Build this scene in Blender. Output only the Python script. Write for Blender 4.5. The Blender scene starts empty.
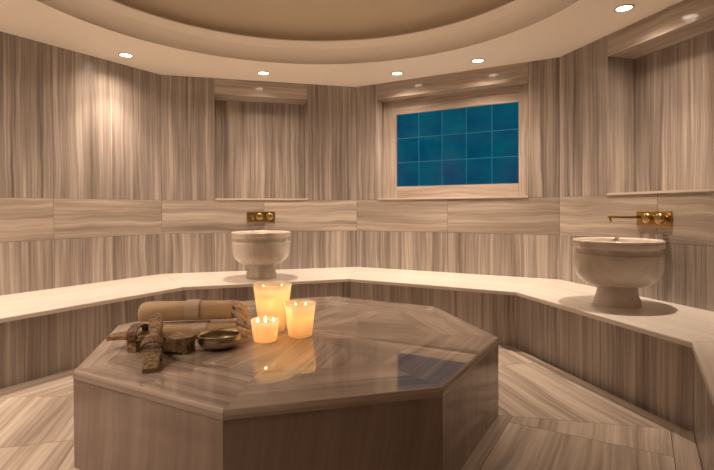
import bpy, bmesh, math, random
from mathutils import Vector, Matrix, noise
PI = math.pi
rnd = random.Random(7)
SC = bpy.context.scene
COL = SC.collection
V = Vector

# ------------------------------------------------------------------ camera
cam_data = bpy.data.cameras.new('camera')
cam = bpy.data.objects.new('camera', cam_data); COL.objects.link(cam)
FPX = 488.924
cam_data.sensor_width = 36.0
cam_data.lens = FPX / 714 * 36.0
cam_data.shift_x = -(358.042 - 357) / 714
cam_data.shift_y = (213.774 - 235) / 714
cam_data.clip_start = 0.02
pitch, roll = 0.00934857514, -0.00440681626
fwd = V((0, math.cos(pitch), -math.sin(pitch))); up = V((0, math.sin(pitch), math.cos(pitch))); rt = V((1, 0, 0))
r2 = rt * math.cos(roll) + up * math.sin(roll); u2 = -rt * math.sin(roll) + up * math.cos(roll)
M = Matrix((r2, u2, -fwd)).transposed().to_4x4(); M.translation = V((0, 0, 1.0474))
cam.matrix_world = M
SC.camera = cam

# ------------------------------------------------------------------ world, exposure, lamp levels
world = bpy.data.worlds.new('world'); SC.world = world; world.use_nodes = True
world.node_tree.nodes['Background'].inputs[0].default_value = (1.0, 0.66, 0.40, 1)
world.node_tree.nodes['Background'].inputs[1].default_value = 0.08
SC.view_settings.view_transform = 'Standard'; SC.view_settings.look = 'None'
SC.view_settings.exposure = 0.0; SC.view_settings.gamma = 1.0; SC.view_settings.use_curve_mapping = False
LAMP_COLOR = (1.0, 0.79, 0.605)
CORE_W, CORE_ANGLE, CORE_BLEND = 100.0, 92.0, 1.0         # the lamp's main beam
SPILL_W, SPILL_ANGLE, SPILL_BLEND = 42.0, 150.0, 1.0     # and its wide spill
FLAME_COLOR = (1.0, 0.53, 0.22)

# ------------------------------------------------------------------ helpers
def srgb(r, g, b):
    f = lambda c: c / 12.92 if c <= 0.04045 else ((c + 0.055) / 1.055) ** 2.4
    return (f(r / 255), f(g / 255), f(b / 255), 1)

def tag(o, label=None, cat=None, group=None, kind=None):
    if label: o['label'] = label
    if cat: o['category'] = cat
    if group: o['group'] = group
    if kind: o['kind'] = kind
    return o

def empty(name, loc=(0, 0, 0), rz=0.0):
    o = bpy.data.objects.new(name, None); COL.objects.link(o)
    o.location = loc; o.rotation_euler = (0, 0, rz); o.empty_display_size = 0.05
    return o

def copy_tree(o, parent=None):
    c = o.copy(); COL.objects.link(c)
    if parent is not None: c.parent = parent
    for ch in list(o.children): copy_tree(ch, c)
    return c

class MB:
    """collects faces with uv (metres; the veins run along v) and builds ONE mesh object"""
    def __init__(self): self.v = []; self.f = []; self.uv = []; self.sm = []; self.mi = []
    def face(self, pts, along=None, seed=None, smooth=False, mi=0):
        pts = [V(p) for p in pts]
        i0 = len(self.v); self.v += [p[:] for p in pts]; self.f.append(list(range(i0, i0 + len(pts))))
        if along is None: self.uv.append([(0, 0)] * len(pts))
        else:
            n = V((0, 0, 0))
            for i in range(len(pts)):
                a, b = pts[i], pts[(i + 1) % len(pts)]; n += a.cross(b)
            n.normalize(); al = V(along); al = (al - n * al.dot(n)).normalized(); pe = n.cross(al)
            s = seed if seed is not None else (rnd.uniform(0, 90), rnd.uniform(0, 90))
            self.uv.append([(p.dot(pe) + s[0], p.dot(al) + s[1]) for p in pts])
        self.sm.append(smooth); self.mi.append(mi)
    def box(self, lo, hi, along=(0, 0, 1), xf=None, seed=None):
        x0, y0, z0 = lo; x1, y1, z1 = hi
        c = [V(p) for p in ((x0,y0,z0),(x1,y0,z0),(x1,y1,z0),(x0,y1,z0),(x0,y0,z1),(x1,y0,z1),(x1,y1,z1),(x0,y1,z1))]
        if xf: c = [xf @ p for p in c]
        for q in ((0,3,2,1),(4,5,6,7),(0,1,5,4),(1,2,6,5),(2,3,7,6),(3,0,4,7)):
            self.face([c[i] for i in q], along, seed)
    def grid(self, rows, closed=False, smooth=True, capa=False, capb=False, mi=0):
        """rows: list of lists of points"""
        i0 = len(self.v); n = len(rows[0])
        for r in rows: self.v += [tuple(p) for p in r]
        for j in range(len(rows) - 1):
            for i in range(n if closed else n - 1):
                k = (i + 1) % n
                self.f.append([i0 + j*n + i, i0 + j*n + k, i0 + (j+1)*n + k, i0 + (j+1)*n + i])
                self.uv.append([(0, 0)] * 4); self.sm.append(smooth); self.mi.append(mi)
        if capa: self.f.append([i0 + i for i in reversed(range(n))]); self.uv.append([(0,0)]*n); self.sm.append(False); self.mi.append(mi)
        if capb: self.f.append([i0 + (len(rows)-1)*n + i for i in range(n)]); self.uv.append([(0,0)]*n); self.sm.append(False); self.mi.append(mi)
    def lathe(self, prof, seg=56, ctr=(0, 0, 0), capa=False, capb=False, mi=0):
        rows = [[(ctr[0] + r*math.cos(2*PI*i/seg), ctr[1] + r*math.sin(2*PI*i/seg), ctr[2] + z) for i in range(seg)] for r, z in prof]
        self.grid(rows, True, True, capa, capb, mi)
    def tube(self, pts, rads, seg=10, caps=True):
        pts = [V(p) for p in pts]; rows = []
        if not isinstance(rads, (list, tuple)): rads = [rads] * len(pts)
        ref = V((0.3, 0.2, 1)).normalized()
        for i, p in enumerate(pts):
            t = (pts[min(i+1, len(pts)-1)] - pts[max(i-1, 0)]).normalized()
            a = t.cross(ref)
            if a.length < 1e-3: a = t.cross(V((1, 0, 0)))
            a.normalize(); b = t.cross(a)
            rows.append([tuple(p + (a*math.cos(2*PI*k/seg) + b*math.sin(2*PI*k/seg)) * rads[i]) for k in range(seg)])
        self.grid(rows, True, True, caps, caps)
    def build(self, name, mat, parent=None, merge=False, bevel=0.0):
        me = bpy.data.meshes.new(name); me.from_pydata(self.v, [], self.f)
        ul = me.uv_layers.new(name='UVMap'); k = 0
        for fi, u in enumerate(self.uv):
            for c in u: ul.data[k].uv = c; k += 1
        for i, s in enumerate(self.sm): me.polygons[i].use_smooth = s
        mats = mat if isinstance(mat, (list, tuple)) else [mat]
        for m in mats: me.materials.append(m)
        for i, s in enumerate(self.mi): me.polygons[i].material_index = s
        if merge:
            bm = bmesh.new(); bm.from_mesh(me); bmesh.ops.remove_doubles(bm, verts=bm.verts, dist=1e-5)
            bmesh.ops.recalc_face_normals(bm, faces=bm.faces); bm.to_mesh(me); bm.free()
        me.update()
        o = bpy.data.objects.new(name, me); COL.objects.link(o)
        if parent is not None: o.parent = parent
        if bevel:
            b = o.modifiers.new('bevel', 'BEVEL'); b.width = bevel; b.segments = 2; b.limit_method = 'ANGLE'
        return o

# ------------------------------------------------------------------ materials
def mat(name):
    m = bpy.data.materials.new(name); m.use_nodes = True
    nt = m.node_tree; b = nt.nodes['Principled BSDF']
    return m, nt, b
def N(nt, t, **k):
    n = nt.nodes.new(t)
    for a, v in k.items(): setattr(n, a, v)
    return n
def math_node(nt, op, a, b=None, c=None):
    n = N(nt, 'ShaderNodeMath', operation=op)
    for i, x in enumerate((a, b, c)):
        if x is None: continue
        if isinstance(x, (int, float)): n.inputs[i].default_value = x
        else: nt.links.new(x, n.inputs[i])
    return n.outputs[0]

def marble(name, dark, mid, light, fu=16.0, fv=0.5, rough=0.12, warp=0.03, contrast=1.0, spec=0.5, obj=False, coat=0.0, rot=None):
    m, nt, b = mat(name); L = nt.links
    tc = N(nt, 'ShaderNodeTexCoord'); sep = N(nt, 'ShaderNodeSeparateXYZ')
    src = tc.outputs['Object' if obj else 'UV']
    if rot:
        mp = N(nt, 'ShaderNodeMapping'); mp.inputs['Rotation'].default_value = rot; L.new(src, mp.inputs['Vector']); src = mp.outputs[0]
    L.new(src, sep.inputs[0])
    u, v = sep.outputs[0], sep.outputs[1]
    def n2(su, sv, uu, detail=3.0, ro=0.55, off=0.0):
        cx = N(nt, 'ShaderNodeCombineXYZ')
        L.new(math_node(nt, 'MULTIPLY_ADD', uu, su, off), cx.inputs[0]); L.new(math_node(nt, 'MULTIPLY', v, sv), cx.inputs[1])
        if obj: L.new(math_node(nt, 'MULTIPLY', sep.outputs[2], sv), cx.inputs[2])
        t = N(nt, 'ShaderNodeTexNoise', noise_dimensions='3D'); t.inputs['Scale'].default_value = 1.0
        t.inputs['Detail'].default_value = detail; t.inputs['Roughness'].default_value = ro
        L.new(cx.outputs[0], t.inputs['Vector']); return t.outputs['Fac']
    w = n2(1.8, 1.6, u, 2.0)
    uw = math_node(nt, 'MULTIPLY_ADD', math_node(nt, 'SUBTRACT', w, 0.5), warp, u)
    a = n2(fu, fv, uw, 3.0, 0.6, 3.1)
    c = n2(fu * 3.6, fv * 1.3, uw, 2.0, 0.6, 17.0)
    d = n2(fu * 0.33, fv * 0.6, uw, 1.0, 0.5, 41.0)
    s = math_node(nt, 'ADD', math_node(nt, 'MULTIPLY', a, 0.44), math_node(nt, 'MULTIPLY', c, 0.36))
    s = math_node(nt, 'ADD', s, math_node(nt, 'MULTIPLY', d, 0.20))
    s = math_node(nt, 'MULTIPLY_ADD', math_node(nt, 'SUBTRACT', s, 0.5), 2.4 * contrast, 0.5)
    r = N(nt, 'ShaderNodeValToRGB'); L.new(s, r.inputs[0])
    e = r.color_ramp.elements; e[0].position = 0.08; e[0].color = dark; e[1].position = 0.92; e[1].color = light
    k = e.new(0.5); k.color = mid
    L.new(r.outputs[0], b.inputs['Base Color'])
    b.inputs['Roughness'].default_value = rough; b.inputs['Specular IOR Level'].default_value = spec
    b.inputs['Coat Weight'].default_value = coat; b.inputs['Coat Roughness'].default_value = 0.03
    return m

C_D, C_M, C_L = srgb(110, 99, 93), srgb(156, 144, 136), srgb(200, 188, 178)
M_wall = marble('veined_marble_wall', C_D, C_M, C_L, 13, 0.5, 0.22, warp=0.045, contrast=1.2)
M_band = marble('veined_marble_band', srgb(132, 119, 110), srgb(172, 158, 146), srgb(208, 195, 183), 10, 0.55, 0.10, warp=0.10, contrast=1.15)
M_floor = marble('veined_marble_floor', srgb(132, 116, 105), srgb(184, 169, 156), srgb(222, 209, 196), 12, 0.5, 0.22, warp=0.06, contrast=1.15)
M_slab = marble('polished_marble_platform', srgb(124, 109, 100), srgb(162, 146, 135), srgb(200, 184, 171), 13, 0.6, 0.018, warp=0.07, contrast=1.15)
M_slab.node_tree.nodes['Principled BSDF'].inputs['IOR'].default_value = 1.95
M_edge = marble('platform_edge_marble', srgb(146, 131, 121), srgb(180, 164, 152), srgb(210, 195, 182), 13, 0.6, 0.22, warp=0.07)  # lighter platform marble: the colour carries the top light caught by the bullnose
M_side = marble('platform_side_marble', srgb(134, 116, 106), srgb(152, 134, 124), srgb(172, 155, 143), 9, 0.8, 0.10, warp=0.12, contrast=0.9)
M_seat = marble('bench_marble', srgb(214, 204, 194), srgb(228, 220, 211), srgb(238, 231, 223), 10, 0.6, 0.2, warp=0.06)  # seat paler than the walls; light on its flat top put into colour
M_sill = marble('sill_marble', srgb(190, 175, 160), srgb(205, 190, 176), srgb(220, 208, 195), 10, 0.6, 0.2)
M_basin = marble('basin_marble', srgb(190, 176, 162), srgb(212, 200, 188), srgb(226, 216, 205), 9, 2.2, 0.22, warp=0.1, obj=True, rot=(0, 0.25, 0.5))
M_joint, nt, b = mat('joint_grout'); b.inputs['Base Color'].default_value = srgb(128, 112, 100); b.inputs['Roughness'].default_value = 0.8
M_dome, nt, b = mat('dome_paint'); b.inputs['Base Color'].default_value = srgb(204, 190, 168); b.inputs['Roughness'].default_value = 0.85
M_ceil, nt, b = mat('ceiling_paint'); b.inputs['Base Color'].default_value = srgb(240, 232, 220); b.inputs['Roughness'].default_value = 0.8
nz = N(nt, 'ShaderNodeTexNoise'); nz.inputs['Scale'].default_value = 220
bp = N(nt, 'ShaderNodeBump'); bp.inputs['Strength'].default_value = 0.03; nt.links.new(nz.outputs[0], bp.inputs['Height']); nt.links.new(bp.outputs[0], b.inputs['Normal'])

def brass_mat(name, col, rough, bump=0.0, sc=60):
    m, nt, b = mat(name); b.inputs['Metallic'].default_value = 1.0; b.inputs['Roughness'].default_value = rough
    nz = N(nt, 'ShaderNodeTexNoise'); nz.inputs['Scale'].default_value = sc; nz.inputs['Detail'].default_value = 3
    mx = N(nt, 'ShaderNodeMix', data_type='RGBA'); mx.inputs[6].default_value = tuple(c * 0.75 for c in col[:3]) + (1,); mx.inputs[7].default_value = col
    nt.links.new(nz.outputs[0], mx.inputs[0]); nt.links.new(mx.outputs[2], b.inputs['Base Color'])
    if bump:
        bp = N(nt, 'ShaderNodeBump'); bp.inputs['Strength'].default_value = bump; bp.inputs['Distance'].default_value = 0.003
        nt.links.new(nz.outputs[0], bp.inputs['Height']); nt.links.new(bp.outputs[0], b.inputs['Normal'])
    return m
M_brass = brass_mat('aged_brass', srgb(186, 156, 104), 0.28)
M_bowl = brass_mat('tinned_metal', srgb(192, 178, 154), 0.22, 0.25, 90)
M_trim, nt, b = mat('lamp_trim'); b.inputs['Base Color'].default_value = srgb(205, 190, 170); b.inputs['Roughness'].default_value = 0.5
M_lens, nt, b = mat('lamp_lens'); b.inputs['Base Color'].default_value = (1, 1, 1, 1)
b.inputs['Emission Color'].default_value = (1.0, 0.86, 0.68, 1); b.inputs['Emission Strength'].default_value = 9.0

# blue glass
M_pane, nt, b = mat('blue_glass_pane')
tc = N(nt, 'ShaderNodeTexCoord'); nz = N(nt, 'ShaderNodeTexNoise'); nz.inputs['Scale'].default_value = 3.0; nz.inputs['Detail'].default_value = 3
nt.links.new(tc.outputs['UV'], nz.inputs['Vector'])
rp = N(nt, 'ShaderNodeValToRGB'); rp.color_ramp.elements[0].position = 0.3; rp.color_ramp.elements[1].position = 0.7
rp.color_ramp.elements[0].color = srgb(0, 56, 94); rp.color_ramp.elements[1].color = srgb(0, 92, 110)
nt.links.new(nz.outputs[0], rp.inputs[0]); nt.links.new(rp.outputs[0], b.inputs['Emission Color']); b.inputs['Emission Strength'].default_value = 0.75
b.inputs['Base Color'].default_value = srgb(0, 20, 34); b.inputs['Roughness'].default_value = 0.08; b.inputs['Specular IOR Level'].default_value = 0.2
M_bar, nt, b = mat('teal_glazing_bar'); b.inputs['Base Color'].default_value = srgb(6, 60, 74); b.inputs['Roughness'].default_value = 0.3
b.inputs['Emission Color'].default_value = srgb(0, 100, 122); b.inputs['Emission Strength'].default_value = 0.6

# candle stuff
M_jar, nt, b = mat('frosted_glass_jar'); nt.nodes.remove(b)
tr = N(nt, 'ShaderNodeBsdfTranslucent'); tr.inputs[0].default_value = (0.95, 0.92, 0.86, 1)
df = N(nt, 'ShaderNodeBsdfDiffuse'); df.inputs[0].default_value = (0.85, 0.80, 0.72, 1)
gl = N(nt, 'ShaderNodeBsdfGlossy'); gl.inputs['Roughness'].default_value = 0.15
m1 = N(nt, 'ShaderNodeMixShader'); m1.inputs[0].default_value = 0.30; nt.links.new(tr.outputs[0], m1.inputs[1]); nt.links.new(df.outputs[0], m1.inputs[2])
m2 = N(nt, 'ShaderNodeMixShader'); m2.inputs[0].default_value = 0.05; nt.links.new(m1.outputs[0], m2.inputs[1]); nt.links.new(gl.outputs[0], m2.inputs[2])
nt.links.new(m2.outputs[0], nt.nodes['Material Output'].inputs[0])
M_wax, nt, b = mat('candle_wax'); nt.nodes.remove(b)
tr = N(nt, 'ShaderNodeBsdfTranslucent'); tr.inputs[0].default_value = (0.96, 0.88, 0.72, 1)
df = N(nt, 'ShaderNodeBsdfDiffuse'); df.inputs[0].default_value = (0.92, 0.85, 0.72, 1)
m1 = N(nt, 'ShaderNodeMixShader'); m1.inputs[0].default_value = 0.6; nt.links.new(tr.outputs[0], m1.inputs[1]); nt.links.new(df.outputs[0], m1.inputs[2])
nt.links.new(m1.outputs[0], nt.nodes['Material Output'].inputs[0])
M_wick, nt, b = mat('wick'); b.inputs['Base Color'].default_value = (0.02, 0.015, 0.01, 1)
M_flame, nt, b = mat('flame'); b.inputs['Emission Color'].default_value = (1.0, 0.66, 0.28, 1); b.inputs['Emission Strength'].default_value = 22.0

# cloth
def cloth(name, c1, c2, sc=420):
    m, nt, b = mat(name); b.inputs['Roughness'].default_value = 0.9; b.inputs['Sheen Weight'].default_value = 0.2
    tc = N(nt, 'ShaderNodeTexCoord')
    wv = N(nt, 'ShaderNodeTexWave'); wv.inputs['Scale'].default_value = sc; wv.bands_direction = 'X'; wv.inputs['Distortion'].default_value = 1.0
    w2 = N(nt, 'ShaderNodeTexWave'); w2.inputs['Scale'].default_value = sc; w2.bands_direction = 'Z'; w2.inputs['Distortion'].default_value = 1.0
    nt.links.new(tc.outputs['Object'], wv.inputs[0]); nt.links.new(tc.outputs['Object'], w2.inputs[0])
    mu = math_node(nt, 'MULTIPLY', wv.outputs['Fac'], w2.outputs['Fac'])
    nz = N(nt, 'ShaderNodeTexNoise'); nz.inputs['Scale'].default_value = 26; nt.links.new(tc.outputs['Object'], nz.inputs['Vector'])
    mx = N(nt, 'ShaderNodeMix', data_type='RGBA'); mx.inputs[6].default_value = c1; mx.inputs[7].default_value = c2
    nt.links.new(math_node(nt, 'ADD', math_node(nt, 'MULTIPLY', mu, 0.4), math_node(nt, 'MULTIPLY', nz.outputs[0], 0.6)), mx.inputs[0])
    nt.links.new(mx.outputs[2], b.inputs['Base Color'])
    bp = N(nt, 'ShaderNodeBump'); bp.inputs['Strength'].default_value = 0.25; bp.inputs['Distance'].default_value = 0.002
    nt.links.new(nz.outputs[0], bp.inputs['Height']); nt.links.new(bp.outputs[0], b.inputs['Normal'])
    return m
M_towel = cloth('linen_towel', srgb(196, 170, 134), srgb(222, 198, 164))
M_fringe, nt, b = mat('fringe_thread'); b.inputs['Base Color'].default_value = srgb(238, 218, 200); b.inputs['Roughness'].default_value = 0.9
M_paper, nt, b = mat('paper_band'); b.inputs['Base Color'].default_value = srgb(214, 196, 176); b.inputs['Roughness'].default_value = 0.7

# carved wood with inlay specks
M_wood, nt, b = mat('carved_wood'); tc = N(nt, 'ShaderNodeTexCoord')
n1 = N(nt, 'ShaderNodeTexNoise'); n1.inputs['Scale'].default_value = 70; n1.inputs['Detail'].default_value = 4
vo = N(nt, 'ShaderNodeTexVoronoi'); vo.inputs['Scale'].default_value = 120
nt.links.new(tc.outputs['Object'], n1.inputs['Vector']); nt.links.new(tc.outputs['Object'], vo.inputs['Vector'])
rp = N(nt, 'ShaderNodeValToRGB'); e = rp.color_ramp.elements; e[0].position = 0.32; e[0].color = srgb(86, 66, 47); e[1].position = 0.72; e[1].color = srgb(168, 138, 104)
nt.links.new(n1.outputs[0], rp.inputs[0])
sp = math_node(nt, 'LESS_THAN', vo.outputs['Distance'], 0.22)
mx = N(nt, 'ShaderNodeMix', data_type='RGBA'); nt.links.new(math_node(nt, 'MULTIPLY', sp, 0.55), mx.inputs[0])
nt.links.new(rp.outputs[0], mx.inputs[6]); mx.inputs[7].default_value = srgb(206, 172, 126)
nt.links.new(mx.outputs[2], b.inputs['Base Color']); b.inputs['Roughness'].default_value = 0.42
bp = N(nt, 'ShaderNodeBump'); bp.inputs['Strength'].default_value = 0.6; bp.inputs['Distance'].default_value = 0.003
nt.links.new(math_node(nt, 'ADD', n1.outputs[0], sp), bp.inputs['Height']); nt.links.new(bp.outputs[0], b.inputs['Normal'])
M_strap, nt, b = mat('leather_strap'); tc = N(nt, 'ShaderNodeTexCoord'); n1 = N(nt, 'ShaderNodeTexNoise'); n1.inputs['Scale'].default_value = 90
nt.links.new(tc.outputs['Object'], n1.inputs['Vector']); rp = N(nt, 'ShaderNodeValToRGB'); e = rp.color_ramp.elements
e[0].position = 0.35; e[0].color = srgb(70, 46, 32); e[1].position = 0.75; e[1].color = srgb(150, 112, 78)
nt.links.new(n1.outputs[0], rp.inputs[0]); nt.links.new(rp.outputs[0], b.inputs['Base Color']); b.inputs['Roughness'].default_value = 0.5
M_inlay, nt, b = mat('inlay'); b.inputs['Base Color'].default_value = srgb(196, 162, 118); b.inputs['Roughness'].default_value = 0.3

# ------------------------------------------------------------------ plan of the room
CEIL, BT, BB, BE, SL = 2.3744, 1.146, 0.8139, 0.42, 0.3974
NT, NS = 2.21, 1.163                                     # niche head and sill
W = dict(A=(-1.930, 4.809), B=(-0.014, 5.325), C=(1.776, 4.307), D=(2.301, 2.346), E=(1.286, 0.588), F=(-0.675, 0.063), G=(-2.433, 1.078), H=(-2.972, 3.067))
F_ = dict(A=(-1.440, 4.002), B=(-0.080, 4.440), C=(1.197, 3.690), D=(1.570, 2.285), E=(0.825, 0.990), F=(-0.610, 0.600), G=(-1.880, 1.335), H=(-2.182, 2.730))
W = {k: V((*p, 0)) for k, p in W.items()}; F_ = {k: V((*p, 0)) for k, p in F_.items()}
SCTR = V((-0.321, 2.615, 0)); SR = 1.049
SVERT = {1: (-1.164, 1.982), 2: (-0.442, 1.581), 3: (0.306, 1.772), 4: (0.711, 2.469), 5: (0.519, 3.248), 6: (-0.176, 3.657), 7: (-0.955, 3.450), 8: (-1.365, 2.758)}
def slab_v(i, R=SR):                                       # i = 1..8
    return SCTR + (V((*SVERT[i], 0)) - SCTR) * (R / SR)

def frame(a, b):
    d = (b - a); ln = d.length; d = d / ln
    n = V((-d.y, d.x, 0))
    if n.dot(a - SCTR) < 0: n = -n
    return d, n, ln

# ------------------------------------------------------------------ walls
Z3 = V((0, 0, 1))
G_ = 0.0012
def panel(mb, P, s0, s1, z0, z1, along, off=0.0, mi=0, dep=0.012, n=None, d=None):
    s0 += G_; s1 -= G_; z0 += G_; z1 -= G_
    seed = (rnd.uniform(0, 90), rnd.uniform(0, 90))
    al = Z3 if along == 'z' else d
    q = [P(s0, z0, off), P(s1, z0, off), P(s1, z1, off), P(s0, z1, off)]
    k = [P(s0, z0, off + dep), P(s1, z0, off + dep), P(s1, z1, off + dep), P(s0, z1, off + dep)]
    if (q[1] - q[0]).cross(q[2] - q[0]).dot(n) > 0: q.reverse(); k.reverse()
    mb.face(q, al, seed, mi=mi)
    for i in range(4): mb.face([q[i], k[i], k[(i+1) % 4], q[(i+1) % 4]], al, seed, mi=mi)

def wall(name, ka, kb, niche=None, depth=0.26, door=None, uppers=None):
    a, b = W[ka], W[kb]; d, n, ln = frame(a, b)
    P = lambda s, z, off=0.0: a + d * s + n * off + Z3 * z
    mb = MB(); pn = lambda *q, **k: panel(mb, P, *q, n=n, d=d, **k)
    bk = lambda s0, s1, z0, z1, off=0.012: mb.face([P(s0, z0, off), P(s1, z0, off), P(s1, z1, off), P(s0, z1, off)], Z3, mi=2)
    top = CEIL + 0.004
    if door:
        x0, x1, h = door
        for s0, s1 in ((0, x0), (x1, ln)):
            pn(s0, s1, BT, top, 'z'); pn(s0, s1, BB, BT, 'd', mi=1); pn(s0, s1, 0, BB, 'z'); bk(s0, s1, 0, top)
        pn(x0, x1, h, top, 'd', mi=1); bk(x0, x1, h, top)
        for s in (x0, x1): mb.face([P(s, 0, 0), P(s, 0, 0.16), P(s, h, 0.16), P(s, h, 0)], Z3)
        mb.face([P(x0, h, 0), P(x1, h, 0), P(x1, h, 0.16), P(x0, h, 0.16)], d)
        return tag(mb.build(name, [M_wall, M_band, M_joint]), kind='structure')
    # lower and middle courses
    lo = [0, ln/2, ln]
    for s0, s1 in zip(lo[:-1], lo[1:]): pn(s0, s1, BB, BT, 'd', mi=1)
    q4 = [0, ln*0.25, ln*0.5, ln*0.75, ln]
    for s0, s1 in zip(q4[:-1], q4[1:]): pn(s0, s1, BE - 0.05, BB, 'z')
    bk(0, ln, 0, BT + 0.005)
    if niche:
        n0, n1 = niche
        for s0, s1 in ((0, n0/2), (n0/2, n0), (n1, (n1+ln)/2), ((n1+ln)/2, ln)): pn(s0, s1, BT, top, 'z')
        bk(0, n0, BT, top); bk(n1, ln, BT, top); bk(n0, n1, NT, top)
        pn(n0, n1, NT, top, 'd', mi=1)
        fc = lambda pts, al, mi=0: mb.face(pts, al, mi=mi)
        fc([P(n0, NT, 0), P(n1, NT, 0), P(n1, NT, depth), P(n0, NT, depth)], d, 1)
        for s in (n0, n1): fc([P(s, NS, 0), P(s, NS, depth), P(s, NT, depth), P(s, NT, 0)], Z3)
        k = 3
        for i in range(k): pn(n0 + (n1-n0)*i/k, n0 + (n1-n0)*(i+1)/k, NS, NT, 'z', off=depth)
        bk(n0, n1, NS, NT, depth + 0.012)
        # sill stone, proud of the wall by a few millimetres
        s = [P(n0+.001, BT, -0.006), P(n1-.001, BT, -0.006), P(n1-.001, NS, -0.006), P(n0+.001, NS, -0.006)]
        t = [P(n0+.001, BT, depth), P(n1-.001, BT, depth), P(n1-.001, NS, depth), P(n0+.001, NS, depth)]
        mb.face(s, d, mi=3); mb.face([s[3], s[2], t[2], t[3]], d, mi=3); mb.face([s[0], s[1], t[1], t[0]], d, mi=3)
        mb.face([s[0], s[3], t[3], t[0]], d, mi=3); mb.face([s[1], s[2], t[2], t[1]], d, mi=3)
    else:
        for s0, s1 in zip(q4[:-1], q4[1:]): pn(s0, s1, BT, top, 'z')
        bk(0, ln, BT, top)
    return tag(mb.build(name, [M_wall, M_band, M_joint, M_sill]), kind='structure')

wall('wall_left', 'H', 'A')
wall('wall_back_left', 'A', 'B', niche=(0.505, 1.450))
wall('wall_back', 'B', 'C', niche=(0.258, 1.796), depth=0.15)
wall('wall_right', 'C', 'D', niche=(0.562, 1.507))
wall('wall_front_right', 'D', 'E')
wall('wall_front', 'E', 'F', door=(0.78, 1.80, 2.1))
wall('wall_front_left', 'F', 'G')
wall('wall_side_left', 'G', 'H')

# ------------------------------------------------------------------ ceiling: soffit with round stepped recess
def make_ceiling():
    mb = MB(); c = V((-0.300, 2.720, 0)); R1, R2 = 1.765, 1.645
    keys = 'ABCDEFGH'; poly = [W[k] + (W[k] - SCTR).normalized() * 0.02 for k in keys]
    def outer(t):                                          # ray from the circle's centre to the octagon
        dr = V((math.cos(t), math.sin(t), 0)); best = 9
        for i in range(8):
            p, q = poly[i], poly[(i+1) % 8]; e = q - p
            den = dr.x*e.y - dr.y*e.x
            if abs(den) < 1e-9: continue
            w = p - c; tt = (w.x*e.y - w.y*e.x)/den; uu = (w.x*dr.y - w.y*dr.x)/den
            if tt > 0 and -1e-6 <= uu <= 1+1e-6: best = min(best, tt)
        return c + dr*best
    ts = sorted(set([2*PI*i/144 for i in range(144)] + [math.atan2((p-c).y, (p-c).x) % (2*PI) for p in poly]))
    ring = lambda r, z: [tuple(c + V((r*math.cos(t), r*math.sin(t), z))) for t in ts]
    o = [tuple(outer(t) + Z3*CEIL) for t in ts]
    mb.grid([o, ring(R1, CEIL)], True, False)
    mb.grid([ring(R1, CEIL), ring(R1 + 0.004, CEIL + 0.012), ring(R1 - 0.004, CEIL + 0.05), ring(R1 - 0.026, CEIL + 0.09), ring(1.710, CEIL + 0.121)], True, True)
    mb.grid([ring(1.710, CEIL + 0.121), ring(R2, CEIL + 0.166)], True, False)
    mb.grid([ring(R2, CEIL + 0.166), ring(R2, CEIL + 0.176), ring(R2 + 0.035, CEIL + 0.177)], True, False)
    dome = [ring((R2 + 0.035) * math.cos(a), CEIL + 0.177 + 0.40*math.sin(a)) for a in [PI/2*i/14 for i in range(14)]]
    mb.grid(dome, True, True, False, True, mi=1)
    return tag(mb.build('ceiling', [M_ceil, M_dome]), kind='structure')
make_ceiling()

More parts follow.
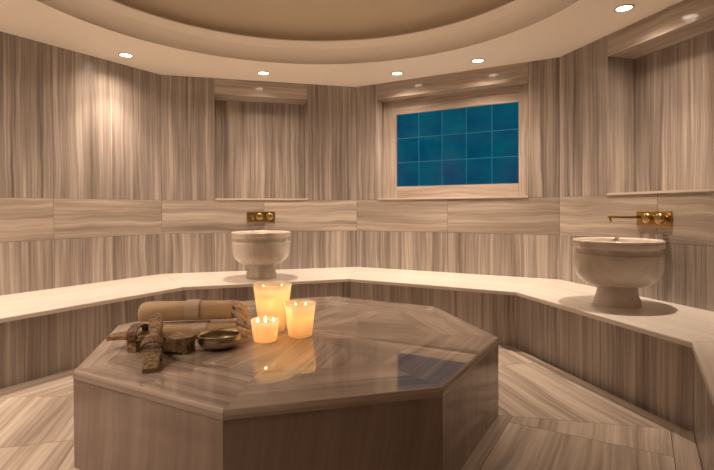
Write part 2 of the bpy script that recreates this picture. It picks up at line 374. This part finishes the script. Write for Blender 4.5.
# ------------------------------------------------------------------ floor
SEC = [(4, 5, 'D', 'C'), (5, 6, 'C', 'B'), (6, 7, 'B', 'A'), (7, 8, 'A', 'H'), (8, 1, 'H', 'G'), (1, 2, 'G', 'F'), (2, 3, 'F', 'E'), (3, 4, 'E', 'D')]
def make_floor():
    mb = MB()
    mb.face([(-4, -2.2, -0.03), (4, -2.2, -0.03), (4, 6.5, -0.03), (-4, 6.5, -0.03)], (1, 0, 0), mi=1)
    joints = {(8, 1): [0.666], (3, 4): [0.93], (4, 5): [0.88], (7, 8): [0.42]}
    for i, j, ka, kb in SEC:
        p, q = slab_v(i), slab_v(j); a, b = F_[ka], F_[kb]
        e = (q - p).normalized()
        def lerp(t): return p.lerp(a, t), q.lerp(b, t)
        chan = 0.03 if (i, j) == (4, 5) else 0.0
        g = 0.003
        lv = [0.0, 0.075, 0.89, 1.0 - chan]
        for r in range(3):
            x0, y0 = lerp(lv[r]); x1, y1 = lerp(lv[r+1] - g)
            if r == 0: x0 = x0 - (a - p)*0.06; y0 = y0 - (b - q)*0.06      # under the platform edge
            cuts = [0.0] + (joints.get((i, j), [0.5]) if r == 1 else []) + [1.0]
            for c0, c1 in zip(cuts[:-1], cuts[1:]):
                # joints at right angles to the edge
                ln = (q - p).length
                def at(u, lo, hi, x, y):
                    if u in (0.0, 1.0): return x if u == 0 else y
                    base = p + e * (u*ln); s = (base - x).dot(e) / (y - x).dot(e); return x.lerp(y, s)
                gg = 0.0015
                P0, P1 = at(c0, 0, 0, x0, y0), at(c1, 0, 0, x0, y0); Q1, Q0 = at(c1, 0, 0, x1, y1), at(c0, 0, 0, x1, y1)
                P0 = P0 + e*gg; Q0 = Q0 + e*gg; P1 = P1 - e*gg; Q1 = Q1 - e*gg
                f = [P0, P1, Q1, Q0]
                if (f[1]-f[0]).cross(f[2]-f[0]).z < 0: f.reverse()
                mb.face(f, e)
                for k in range(4): mb.face([f[k], f[k] - Z3*0.03, f[(k+1) % 4] - Z3*0.03, f[(k+1) % 4]], e)
    # doorway sector runs out through the opening
    a, b = F_['E'], F_['F']
    for u0, u1 in ((0, 0.5), (0.5, 1)):
        x, y = a.lerp(b, u0), a.lerp(b, u1); dn = V((0.2588, -0.966, 0))
        f = [x, y, y + dn*2.2, x + dn*2.2]
        if (f[1]-f[0]).cross(f[2]-f[0]).z < 0: f.reverse()
        mb.face(f, b - a)
    return tag(mb.build('floor', [M_floor, M_joint]), kind='structure')
make_floor()

# ------------------------------------------------------------------ bench round the walls
def make_bench():
    root = empty('marble_bench', (0, 0, 0))
    tag(root, 'long pale marble bench running round the walls on a striped marble base', 'bench')
    order = ['F', 'G', 'H', 'A', 'B', 'C', 'D', 'E']
    T = 0.03
    for k in range(7):
        ka, kb = order[k], order[k+1]
        a, b, wa, wb = F_[ka], F_[kb], W[ka], W[kb]
        d, n, ln = frame(a, b); al = d
        inn = -n
        va, vb = (a - wa).normalized(), (b - wb).normalized()
        ov = lambda p, v, o: p + v * o
        mb = MB(); seed = (rnd.uniform(0, 90), rnd.uniform(0, 90))
        prof = [(0.0, BE), (0.006, BE - 0.002), (0.009, BE - 0.007), (0.009, BE - T), (-0.03, BE - T)]
        g = d * 0.0008
        top = [ov(a, va, 0) + Z3*BE + g, ov(b, vb, 0) + Z3*BE - g, wb + Z3*BE - g, wa + Z3*BE + g]
        if (top[1]-top[0]).cross(top[2]-top[0]).z < 0: mb.face(top[::-1], al, seed)
        else: mb.face(top, al, seed)
        for (o0, z0), (o1, z1) in zip(prof[:-1], prof[1:]):
            mb.face([ov(a, va, o0) + Z3*z0 + g, ov(a, va, o1) + Z3*z1 + g, ov(b, vb, o1) + Z3*z1 - g, ov(b, vb, o0) + Z3*z0 - g], al, seed)
        if k == 0 or k == 6:
            p, w, v = (a, wa, va) if k == 0 else (b, wb, vb)
            mb.face([p + Z3*BE, p + Z3*(BE-T), w + Z3*(BE-T), w + Z3*BE], p - w, seed)
        mb.build('seat_slab', M_seat, root)
        mb = MB()
        cuts = [0, 0.34, 0.68, 1.0]
        for c0, c1 in zip(cuts[:-1], cuts[1:]):
            p, q = a.lerp(b, c0) + d*0.0008, a.lerp(b, c1) - d*0.0008
            mb.face([p + Z3*-0.03, q + Z3*-0.03, q + Z3*(BE-T), p + Z3*(BE-T)], Z3)
        if k == 0 or k == 6:
            p, w = (a, wa) if k == 0 else (b, wb)
            mb.face([p, w, w + Z3*(BE-T), p + Z3*(BE-T)], Z3)
        mb.build('riser', M_wall, root)
    return root
make_bench()

# ------------------------------------------------------------------ central octagonal platform
def make_platform():
    root = empty('octagonal_marble_platform', SCTR)
    tag(root, 'large octagonal polished marble platform in the middle of the floor', 'platform')
    T = 0.034
    mb = MB()
    B_, BV = 0.012, 0.027
    prof = [(SR - 0.03, SL - T), (SR, SL - T)] + [(SR - B_ + B_*math.cos(t), SL - BV + BV*math.sin(t)) for t in [PI/2*k/6 for k in range(7)]]
    o = -SCTR
    for i in range(1, 9):
        j = i % 8 + 1
        e = (slab_v(j) - slab_v(i)).normalized(); seed = (rnd.uniform(0, 90), rnd.uniform(0, 90))
        g = e * 0.0007
        P = lambda r, z, k: slab_v(k, r) + Z3*z + o + (g if k == i else -g)
        for (r0, z0), (r1, z1) in zip(prof[:-1], prof[1:]):
            mb.face([P(r0, z0, i), P(r0, z0, j), P(r1, z1, j), P(r1, z1, i)], e, seed, smooth=True, mi=2)
        r0, r1 = SR - B_, SR * 0.66
        # outer ring stone, then two stones of the inner star with veins running to the edge
        mb.face([P(r0, SL, i), P(r0, SL, j), P(r1 + .0008, SL, j), P(r1 + .0008, SL, i)], e, seed)
        rr = r1 - .0008
        m = (slab_v(i, rr) + slab_v(j, rr)) / 2 + Z3*SL + o
        per = Z3.cross(e)
        c = Z3*SL
        q = 0.45
        dirs = (per * math.cos(q) + e * math.sin(q), per)
        mb.face([P(rr, SL, i), P(rr, SL, j), c], dirs[i % 2])
    mb.face([slab_v(k, SR - 0.02) + Z3*(SL - 0.002) + o for k in range(1, 9)], (1, 0, 0), mi=1)
    top = mb.build('top_slab', [M_slab, M_joint, M_edge], root)
    for i in range(1, 9):
        j = i % 8 + 1; mb = MB()
        a, b = slab_v(i, SR - 0.003) + o, slab_v(j, SR - 0.003) + o
        e = (b - a).normalized(); a = a + e*0.0008; b = b - e*0.0008
        inn = -(a + b).normalized() * 0.02; inn.z = 0
        z0, z1 = 0.0, SL - T - 0.0015
        mb.face([a + Z3*z0, b + Z3*z0, b + Z3*z1, a + Z3*z1], Z3 * 0.98 + e*0.12)
        mb.face([a + Z3*z1, b + Z3*z1, b + inn + Z3*z1, a + inn + Z3*z1], e)
        mb.face([a + Z3*z0, a + Z3*z1, a + inn + Z3*z1, a + inn + Z3*z0], Z3)
        mb.face([b + Z3*z0, b + Z3*z1, b + inn + Z3*z1, b + inn + Z3*z0], Z3)
        mb.build('side_panel', M_side, root)
    return root
make_platform()

# ------------------------------------------------------------------ blue window in the back niche
def make_window():
    a, b = W['B'], W['C']; d, n, ln = frame(a, b)
    P = lambda s, z, off: a + d*s + n*off + Z3*z
    n0, n1, dep = 0.258, 1.796, 0.15
    w0, w1, h0, h1 = 0.415, 1.683, 1.286, 2.055
    root = empty('window_1', P((w0+w1)/2, h0, dep)); o = -root.location
    tag(root, kind='structure')
    mb = MB(); f0, f1 = dep - 0.012, dep + 0.0
    e = 0.002
    def bar(s0, s1, z0, z1, al):
        c = [P(s0, z0, f0) + o, P(s1, z0, f0) + o, P(s1, z1, f0) + o, P(s0, z1, f0) + o]
        k = [P(s0, z0, f1) + o, P(s1, z0, f1) + o, P(s1, z1, f1) + o, P(s0, z1, f1) + o]
        seed = (rnd.uniform(0, 90), rnd.uniform(0, 90))
        mb.face(c, al, seed)
        for i in range(4): mb.face([c[i], c[(i+1) % 4], k[(i+1) % 4], k[i]], al, seed)
    bar(n0 + e, w0, NS + e, NT - e, Z3); bar(w1, n1 - e, NS + e, NT - e, Z3)
    bar(w0 + .001, w1 - .001, NS + e, h0, d); bar(w0 + .001, w1 - .001, h1, NT - e, d)
    mb.build('window_frame', M_band, root)
    gb = MB(); pb = MB(); bw = 0.004
    cs = [w0 + (w1-w0)*i/5 for i in range(6)]; rs = [h0 + (h1-h0)*i/3 for i in range(4)]
    q = dep - 0.003
    quad = lambda m, s0, s1, z0, z1, off, seed: m.face([P(s0, z0, off)+o, P(s1, z0, off)+o, P(s1, z1, off)+o, P(s0, z1, off)+o], Z3, seed)
    for i in range(5):
        for j in range(3):
            sd = (rnd.uniform(0, 50), rnd.uniform(0, 50))
            quad(pb, cs[i] + bw, cs[i+1] - bw, rs[j] + bw, rs[j+1] - bw, q, sd)
    pb.build('glass_panes', M_pane, root)
    for s in cs[1:-1]:
        gb.face([P(s-bw, h0, q-.002)+o, P(s+bw, h0, q-.002)+o, P(s+bw, h1, q-.002)+o, P(s-bw, h1, q-.002)+o], Z3)
    for z in rs[1:-1]:
        gb.face([P(w0, z-bw, q-.0025)+o, P(w1, z-bw, q-.0025)+o, P(w1, z+bw, q-.0025)+o, P(w0, z+bw, q-.0025)+o], Z3)
    for i, (s0, s1, z0, z1) in enumerate(((w0, w0+bw, h0, h1), (w1-bw, w1, h0, h1), (w0, w1, h0, h0+bw), (w0, w1, h1-bw, h1))):
        quad(gb, s0, s1, z0, z1, q - .002, None)
    gb.build('glazing_bars', M_bar, root)
make_window()

# ------------------------------------------------------------------ ceiling downlights
def make_downlight():
    root = empty('downlight')
    mb = MB(); mb.lathe([(0.062, 0.0), (0.062, -0.004), (0.058, -0.006), (0.049, -0.005), (0.047, 0.0)], 40)
    mb.build('trim_ring', M_trim, root)
    mb = MB(); mb.lathe([(0.047, -0.002), (0.026, -0.0035), (0.001, -0.004)], 40, capb=True)
    mb.build('lens', M_lens, root)
    return root
LIGHTS = [((-1.978, 4.193), 'small round downlight in the ceiling above the left bench'),
          ((-0.912, 4.762), 'small round downlight in the ceiling above the niche over the far washbasin'),
          ((0.387, 4.790), 'small round downlight in the ceiling above the left part of the blue window'),
          ((1.080, 4.392), 'small round downlight in the ceiling above the right part of the blue window'),
          ((1.771, 3.256), 'small round downlight in the ceiling above the near right washbasin'),
          ((-2.640, 3.080), 'small round downlight in the ceiling at the left end of the left bench'),
          ((-2.350, 1.900), 'small round downlight in the ceiling left of the platform'),
          ((-1.620, 1.020), 'small round downlight in the ceiling beside the doorway, left of it')]
proto = make_downlight()
for i, ((x, y), lab) in enumerate(LIGHTS):
    o = proto if i == 0 else copy_tree(proto)
    o.location = (x, y, CEIL); tag(o, lab, 'ceiling light', 'downlights in the ceiling')
    for w, ang, bl in ((CORE_W, CORE_ANGLE, CORE_BLEND), (SPILL_W, SPILL_ANGLE, SPILL_BLEND)):
        ld = bpy.data.lights.new('downlight_beam', 'SPOT'); lo = bpy.data.objects.new('downlight_beam', ld); COL.objects.link(lo)
        ld.energy = w; ld.color = LAMP_COLOR; ld.spot_size = math.radians(ang); ld.spot_blend = bl; ld.shadow_soft_size = 0.03
        lo.location = (x, y, CEIL - 0.012)

# ------------------------------------------------------------------ washbasins and wall taps
def make_basin():
    root = empty('marble_washbasin')
    mb = MB()
    mb.lathe([(0.0, 0.0), (0.140, 0.0), (0.141, 0.004), (0.138, 0.012), (0.139, 0.030), (0.136, 0.034), (0.127, 0.060), (0.121, 0.085), (0.119, 0.112), (0.116, 0.124)], 64)
    mb.build('foot', M_basin, root, merge=True)
    mb = MB()
    mb.lathe([(0.100, 0.118), (0.118, 0.122), (0.160, 0.128), (0.205, 0.146), (0.238, 0.175), (0.256, 0.208), (0.263, 0.245), (0.264, 0.300), (0.263, 0.330),
              (0.261, 0.333), (0.250, 0.335), (0.247, 0.338), (0.247, 0.366), (0.249, 0.369), (0.264, 0.371), (0.268, 0.375), (0.269, 0.412), (0.266, 0.420), (0.258, 0.423),
              (0.246, 0.421), (0.240, 0.412), (0.236, 0.350), (0.228, 0.270), (0.190, 0.200), (0.120, 0.165), (0.030, 0.155), (0.001, 0.155)], 72, capb=True)
    mb.build('bowl', M_basin, root)
    mb = MB(); mb.lathe([(0.024, 0.156), (0.023, 0.160), (0.001, 0.161)], 24, capb=True)
    mb.build('drain', M_brass, root)
    return root
def make_tap():
    """x runs along the wall, y out of it, z up; origin at the plate's left lower corner on the wall"""
    root = empty('wall_tap')
    mb = MB(); mb.box((0, 0, 0), (0.282, 0.010, 0.104)); mb.build('back_plate', M_brass, root, merge=True, bevel=0.0015)
    mb = MB()
    mb.tube([(0.045, 0.008, 0.062), (0.045, 0.10, 0.062), (0.045, 0.29, 0.066), (0.045, 0.300, 0.066)], [0.0095]*3 + [0.007], 14)
    mb.tube([(0.045, 0.278, 0.064), (0.045, 0.276, 0.045), (0.045, 0.272, 0.030)], [0.008, 0.008, 0.009], 12)
    mb.tube([(0.045, 0.008, 0.062), (0.045, 0.018, 0.062)], 0.016, 18)
    mb.build('spout', M_brass, root)
    for x in (0.125, 0.228):
        mb = MB(); rows = []
        pr = [(0.020, 0.008), (0.018, 0.022), (0.026, 0.028), (0.035, 0.036), (0.038, 0.048), (0.035, 0.060), (0.026, 0.068), (0.012, 0.0725), (0.001, 0.073)]
        for r, y in pr: rows.append([(x + r*math.cos(2*PI*k/32), y, 0.056 - r*math.sin(2*PI*k/32)) for k in range(32)])
        mb.grid(rows, True, True, False, True); mb.build('knob', M_brass, root)
    return root
BAS = [('A', 'B', 0.925, 0.530, 0.818, 'round marble pedestal washbasin in the far left corner under the empty niche', 'brass wall tap with two knobs above the far washbasin'),
       ('C', 'D', 1.060, 0.375, 0.848, 'round marble pedestal washbasin on the right bench, nearest the camera', 'brass wall tap with two knobs on the right wall beside the near washbasin')]
b0, t0 = make_basin(), make_tap()
for i, (ka, kb, s, dist, ps, lb, lt) in enumerate(BAS):
    d, n, ln = frame(W[ka], W[kb])
    bo = b0 if i == 0 else copy_tree(b0); to = t0 if i == 0 else copy_tree(t0)
    p = W[ka] + d*s - n*dist; bo.location = (p.x, p.y, BE + 0.0004); bo.rotation_euler.z = math.atan2(d.y, d.x)
    tag(bo, lb, 'washbasin', 'marble washbasins on the bench')
    # wall frame is (d, -n, z): d x (-n) must point up; mirror-free because the wall runs clockwise
    p = W[ka] + d*ps + Z3*0.921; to.location = p
    to.matrix_world = Matrix(((d.x, -n.x, 0, p.x), (d.y, -n.y, 0, p.y), (0, 0, 1, p.z), (0, 0, 0, 1)))
    tag(to, lt, 'tap', 'brass wall taps')

# ------------------------------------------------------------------ candles
def make_candle(loc, rr, rb, h, wicks, label, power):
    root = empty('candle', (loc[0], loc[1], SL)); tag(root, label, 'candle', 'lit candles on the platform')
    t = 0.004; wl = h - 0.19*h if h > .2 else h - 0.24*h
    rad = lambda z: rb + (rr - rb) * z / h
    mb = MB()
    mb.lathe([(0.001, 0.0005), (rb - 0.004, 0.0005), (rb, 0.004)] + [(rad(h*k/8), h*k/8) for k in range(1, 8)] + [(rr, h - 0.001), (rr - t/2, h + 0.0005), (rr - t, h - 0.001)]
             + [(rad(h*k/8) - t, h*k/8) for k in range(7, 0, -1)] + [(rb - t, 0.006), (0.001, 0.006)], 56, capa=True, capb=True)
    mb.build('glass_jar', M_jar, root)
    mb = MB(); g = t + 0.0006
    mb.lathe([(0.001, 0.0066), (rb - g, 0.0066)] + [(rad(wl*k/8) - g, wl*k/8) for k in range(1, 9)] + [(rad(wl) - g - 0.004, wl - 0.003), (0.001, wl - 0.004)], 48, capa=True, capb=True)
    mb.build('wax', M_wax, root)
    for (x, y, fh) in wicks:
        x, y = x*rr, y*rr
        mb = MB(); mb.tube([(x, y, wl - 0.004), (x + .0006, y, wl + 0.006), (x + .002, y, wl + 0.012)], 0.0012, 6)
        wk = mb.build('wick', M_wick, root)
        mb = MB(); z0 = wl + 0.009
        mb.lathe([(0.0006, z0), (0.0035, z0 + 0.003), (0.0052, z0 + 0.009), (0.0045, z0 + fh*0.5), (0.0024, z0 + fh*0.8), (0.0004, z0 + fh)], 14, ctr=(x + .002, y, 0))
        mb.build('flame', M_flame, wk)
        for w, zz, sz in ((0.16, wl + 0.016 + fh, 0.006), (0.84, wl * 0.84, 0.02)):      # the flame, and an added lamp inside the wax imitating scattered light
            ld = bpy.data.lights.new('flame_and_wax_glow', 'POINT'); lo = bpy.data.objects.new('flame_and_wax_glow', ld); COL.objects.link(lo)
            ld.energy = power * w / len(wicks); ld.color = FLAME_COLOR; ld.shadow_soft_size = sz
            lo.location = (loc[0] + x + .002, loc[1] + y, SL + zz)
    return root
make_candle((-0.463, 2.630), 0.102, 0.071, 0.252, [(-0.50, 0.0, 0.030), (0.02, -0.25, 0.028), (0.46, 0.1, 0.032)], 'tallest lit candle in a frosted glass jar, behind the two smaller ones', 1.05)
make_candle((-0.300, 2.512), 0.080, 0.060, 0.173, [(-0.30, -0.05, 0.030), (0.34, 0.0, 0.030)], 'mid-sized lit candle in a frosted glass jar, right one of the three', 0.8)
make_candle((-0.4625, 2.415), 0.070, 0.056, 0.108, [(-0.55, 0.05, 0.022), (0.02, -0.1, 0.034), (0.55, 0.05, 0.022)], 'smallest lit candle in a frosted glass jar, in front nearest the towels', 0.6)

# ------------------------------------------------------------------ metal bath bowl
def make_bowl():
    root = empty('bath_bowl', (-0.658, 2.307, SL + 0.0004)); root.scale = (1.0, 1.0, 1.14); tag(root, 'shallow metal bath bowl in front of the rolled towels', 'bowl')
    mb = MB()
    mb.lathe([(0.001, 0.0), (0.045, 0.0), (0.072, 0.005), (0.092, 0.017), (0.100, 0.031), (0.099, 0.042), (0.094, 0.049), (0.097, 0.053), (0.102, 0.055), (0.102, 0.058),
              (0.098, 0.058), (0.091, 0.053), (0.088, 0.047), (0.093, 0.036), (0.088, 0.020), (0.068, 0.010), (0.030, 0.008)], 64, capa=True)
    mb.build('bowl_body', M_bowl, root)
    mb = MB(); mb.lathe([(0.030, 0.008), (0.026, 0.014), (0.014, 0.018), (0.001, 0.019)], 32, capb=True)
    mb.build('center_boss', M_bowl, root)
    return root
make_bowl()

# ------------------------------------------------------------------ rolled towels
def make_towel(p0, p1, a, b, zc, label, seed, band_t, fringe):
    p0, p1 = V(p0), V(p1); d = (p1 - p0); L = d.length; d.normalize()
    root = empty('rolled_towel', (*((p0 + p1)/2).xy, zc - b), math.atan2(d.y, d.x)); tag(root, label, 'towel', 'rolled towels on the platform')
    mb = MB(); turns = 2.4; n = 110; th = 0.0075
    def cross(f):                                          # f 0..1 from core to outer edge
        t = -2*PI*turns*(1 - f) - 0.9
        r = 0.22 + 0.78 * (0.55 + 0.45*f if False else (1 - (1 - f) * turns * 0.30 / 0.78 if True else f))
        c, s = math.cos(t), math.sin(t); k = 0.72
        return (math.copysign(abs(c)**k, c) * r * a, math.copysign(abs(s)**k, s) * r * b, r)
    rows = []; m = 40
    for j in range(m + 1):
        x = -L/2 + L*j/m; row = []
        for i in range(n + 1):
            f = i/n; y, z, r = cross(f)
            w = noise.noise(V((x*7 + seed, y*16, z*16 + 5))) * 0.009 + noise.noise(V((x*3.0 + seed*2, 3.0, f*2))) * 0.008
            end = 0.004 * noise.noise(V((seed, f*8, 1.0 if j > m/2 else 2.0)))
            tp = 1 - 0.16 * max(0, 1 - (x + L/2)/0.035)**2 - 0.10 * max(0, 1 - (L/2 - x)/0.03)**2
            row.append((x + (end if j in (0, m) else 0), (y + w*0.8)*tp, b + (z + w*(0.7 if z > 0 else 0.0))*(tp if z > 0 else 1)))
        rows.append(row)
    mb.grid(rows, False, True)
    o = mb.build('towel_cloth', M_towel, root)
    sm = o.modifiers.new('solidify', 'SOLIDIFY'); sm.thickness = th*0.8; sm.offset = 1.0
    # paper band
    mb = MB(); bw = 0.070; xb = -L/2 + L*band_t
    rows = []
    for x in (xb - bw/2, xb - bw/4, xb, xb + bw/4, xb + bw/2):
        rows.append([(x, math.copysign(abs(math.cos(t))**0.72, math.cos(t))*(a + .006), b + math.copysign(abs(math.sin(t))**0.72, math.sin(t))*(b + (.006 if math.sin(t) > 0 else -0.0005))) for t in [2*PI*k/64 for k in range(64)]])
    mb.grid(rows, True, True); mb.build('paper_band', M_paper, root)
    # fringe at the right end
    mb = MB(); r_ = random.Random(seed)
    for k in range(fringe):
        f = r_.random(); t = r_.uniform(0, 2*PI); rr = r_.uniform(0.3, 1.0)
        y, z = math.cos(t)*rr*a, b + math.sin(t)*rr*b*0.95
        ln = r_.uniform(0.055, 0.095); fy = r_.uniform(-0.05, 0.012); dz = r_.uniform(0.1, 1.0)
        pts = []
        for q in range(5):
            u = q/4; zz = max(-0.0 + 0.003 - (zc - b - SL), z - dz*ln*1.3*u*u)
            pts.append((L/2 - 0.004 + ln*u*(1 - 0.25*u*dz) + r_.uniform(-.002, .002), y + fy*u + r_.uniform(-.003, .003), zz))
        mb.tube(pts, [0.0022, 0.0026, 0.0024, 0.002, 0.0012], 5)
    mb.build('fringe', M_fringe, root)
    return root
make_towel((-1.085, 2.500), (-0.640, 2.560), 0.072, 0.027, SL + 0.0345, 'rolled beige linen towel with pale paper band, lower of the two', 3, 0.60, 110)
make_towel((-1.130, 2.545), (-0.668, 2.615), 0.068, 0.046, SL + 0.1210, 'rolled beige linen towel with pale paper band, on top of the other', 8, 0.56, 150)

# ------------------------------------------------------------------ carved wooden bath clogs
def make_clog(wf=1.0, hf=1.0):
    """sole along +x from toe (x = 0) to heel (x = L); z = 0 is the foot of the stilts"""
    L = 0.42; H = 0.055; T = 0.022
    root = empty('wooden_bath_clog')
    half = [(0.0, 0.036), (0.02, 0.040), (0.08, 0.043), (0.13, 0.054), (0.175, 0.052), (0.215, 0.038), (0.245, 0.036), (0.28, 0.048), (0.325, 0.060), (0.365, 0.056), (0.40, 0.044), (0.42, 0.030)]
    half = [(x, y * (hf if x > 0.2 else 1.0)) for x, y in half]
    def hw(x):
        for (x0, y0), (x1, y1) in zip(half[:-1], half[1:]):
            if x0 <= x <= x1: u = (x - x0)/(x1 - x0); u = u*u*(3 - 2*u); return (y0 + (y1 - y0)*u) * wf
        return half[-1][1] * wf
    zt = lambda x: H + T - 0.012 * max(0, (0.12 - x)/0.12)**1.5
    mb = MB(); rows = []
    for k in range(57):
        x = L*k/56; w = hw(x); z = zt(x)
        rows.append([(x, -w, z - T), (x, -w, z - 0.004), (x, -w + 0.004, z), (x, w - 0.004, z), (x, w, z - 0.004), (x, w, z - T)])
    mb.grid(rows, True, False, True, True); mb.build('sole', M_wood, root)
    # front stilt, and a long rear stilt with an arched foot
    mb = MB()
    for x0, x1, y0 in ((0.115, 0.165, 0.050*wf),):
        mb.box((x0, -y0, 0), (x1, y0, H))
    mb.build('front_stilt', M_wood, root, merge=True, bevel=0.003)
    mb = MB(); rows = []
    for k in range(21):
        x = 0.262 + (0.408 - 0.262)*k/20; w = min(hw(x) - 0.003, 0.053*wf)
        u = k/20; ar = 0.016 * max(0, math.sin(PI*u))**0.6 if 0.12 < u < 0.88 else 0.0
        rows.append([(x, -w, ar), (x, -w, H), (x, w, H), (x, w, ar)])
    mb.grid(rows, True, False, True, True); mb.build('rear_stilt', M_wood, root)
    # strap arch over the instep
    mb = MB(); rows = []
    for k in range(25):
        t = PI*k/24; row = []
        for x, e in ((0.120, 0), (0.123, 1), (0.167, 1), (0.170, 0)):
            ro = 0.060*wf + 0.002*e; row.append((x, math.cos(t)*ro, H + 0.006 + math.sin(t)**0.8*(0.058 + 0.002*e)))
        for x, e in ((0.167, 0), (0.123, 0)):
            row.append((x, math.cos(t)*0.0545*wf, H + 0.006 + math.sin(t)**0.8*0.052))
        rows.append(row)
    mb.grid(rows, True, False, True, True); mb.build('strap', M_strap, root)
    for cx, R in ((0.325, 0.036*wf*hf), (0.27, 0.018*wf*hf)):
        mb = MB(); z = H + T
        for r in (R, R*0.66, R*0.33):
            mb.lathe([(r, z - .001), (r - 0.001, z + 0.0022), (r - 0.004, z + 0.0022), (r - 0.005, z - .001)], 36, ctr=(cx, 0, 0))
        for k in range(10):
            an = 2*PI*k/10; mb.tube([(cx + math.cos(an)*R*.36, math.sin(an)*R*.36, z + .001), (cx + math.cos(an)*R*.62, math.sin(an)*R*.62, z + .001)], 0.0018, 6)
        mb.build('rosette_inlay', M_inlay, root)
    mb = MB(); z = zt(0.05)
    for k in range(4):
        x = 0.022 + k*0.022; mb.tube([(x, -0.018*wf, zt(x) + .0008), (x + .008, 0, zt(x+.008) + .0012), (x, 0.018*wf, zt(x) + .0008)], 0.0018, 6)
    mb.build('toe_inlay', M_inlay, root)
    return root
ca = make_clog(); cb = make_clog(0.86, 0.66)
tag(ca, 'carved wooden bath clog standing flat with its toe to the left', 'clog', 'carved wooden bath clogs')
tag(cb, 'carved wooden bath clog lying across the other, toe toward the viewer', 'clog', 'carved wooden bath clogs')
ca.location = (-1.165, 2.300, SL + 0.0005); ca.rotation_euler = (0, 0, math.atan2(-0.080, 0.42))
ca.scale = (1, 1, 1)
tilt = math.radians(22.2)
cb.rotation_mode = 'XYZ'
hd = math.atan2(0.33, -0.105)
cb.matrix_world = Matrix.Translation((-0.838, 1.960, SL - 0.0345)) @ Matrix.Rotation(hd, 4, 'Z') @ Matrix.Rotation(-tilt, 4, 'Y') @ Matrix.Scale(0.9, 4)
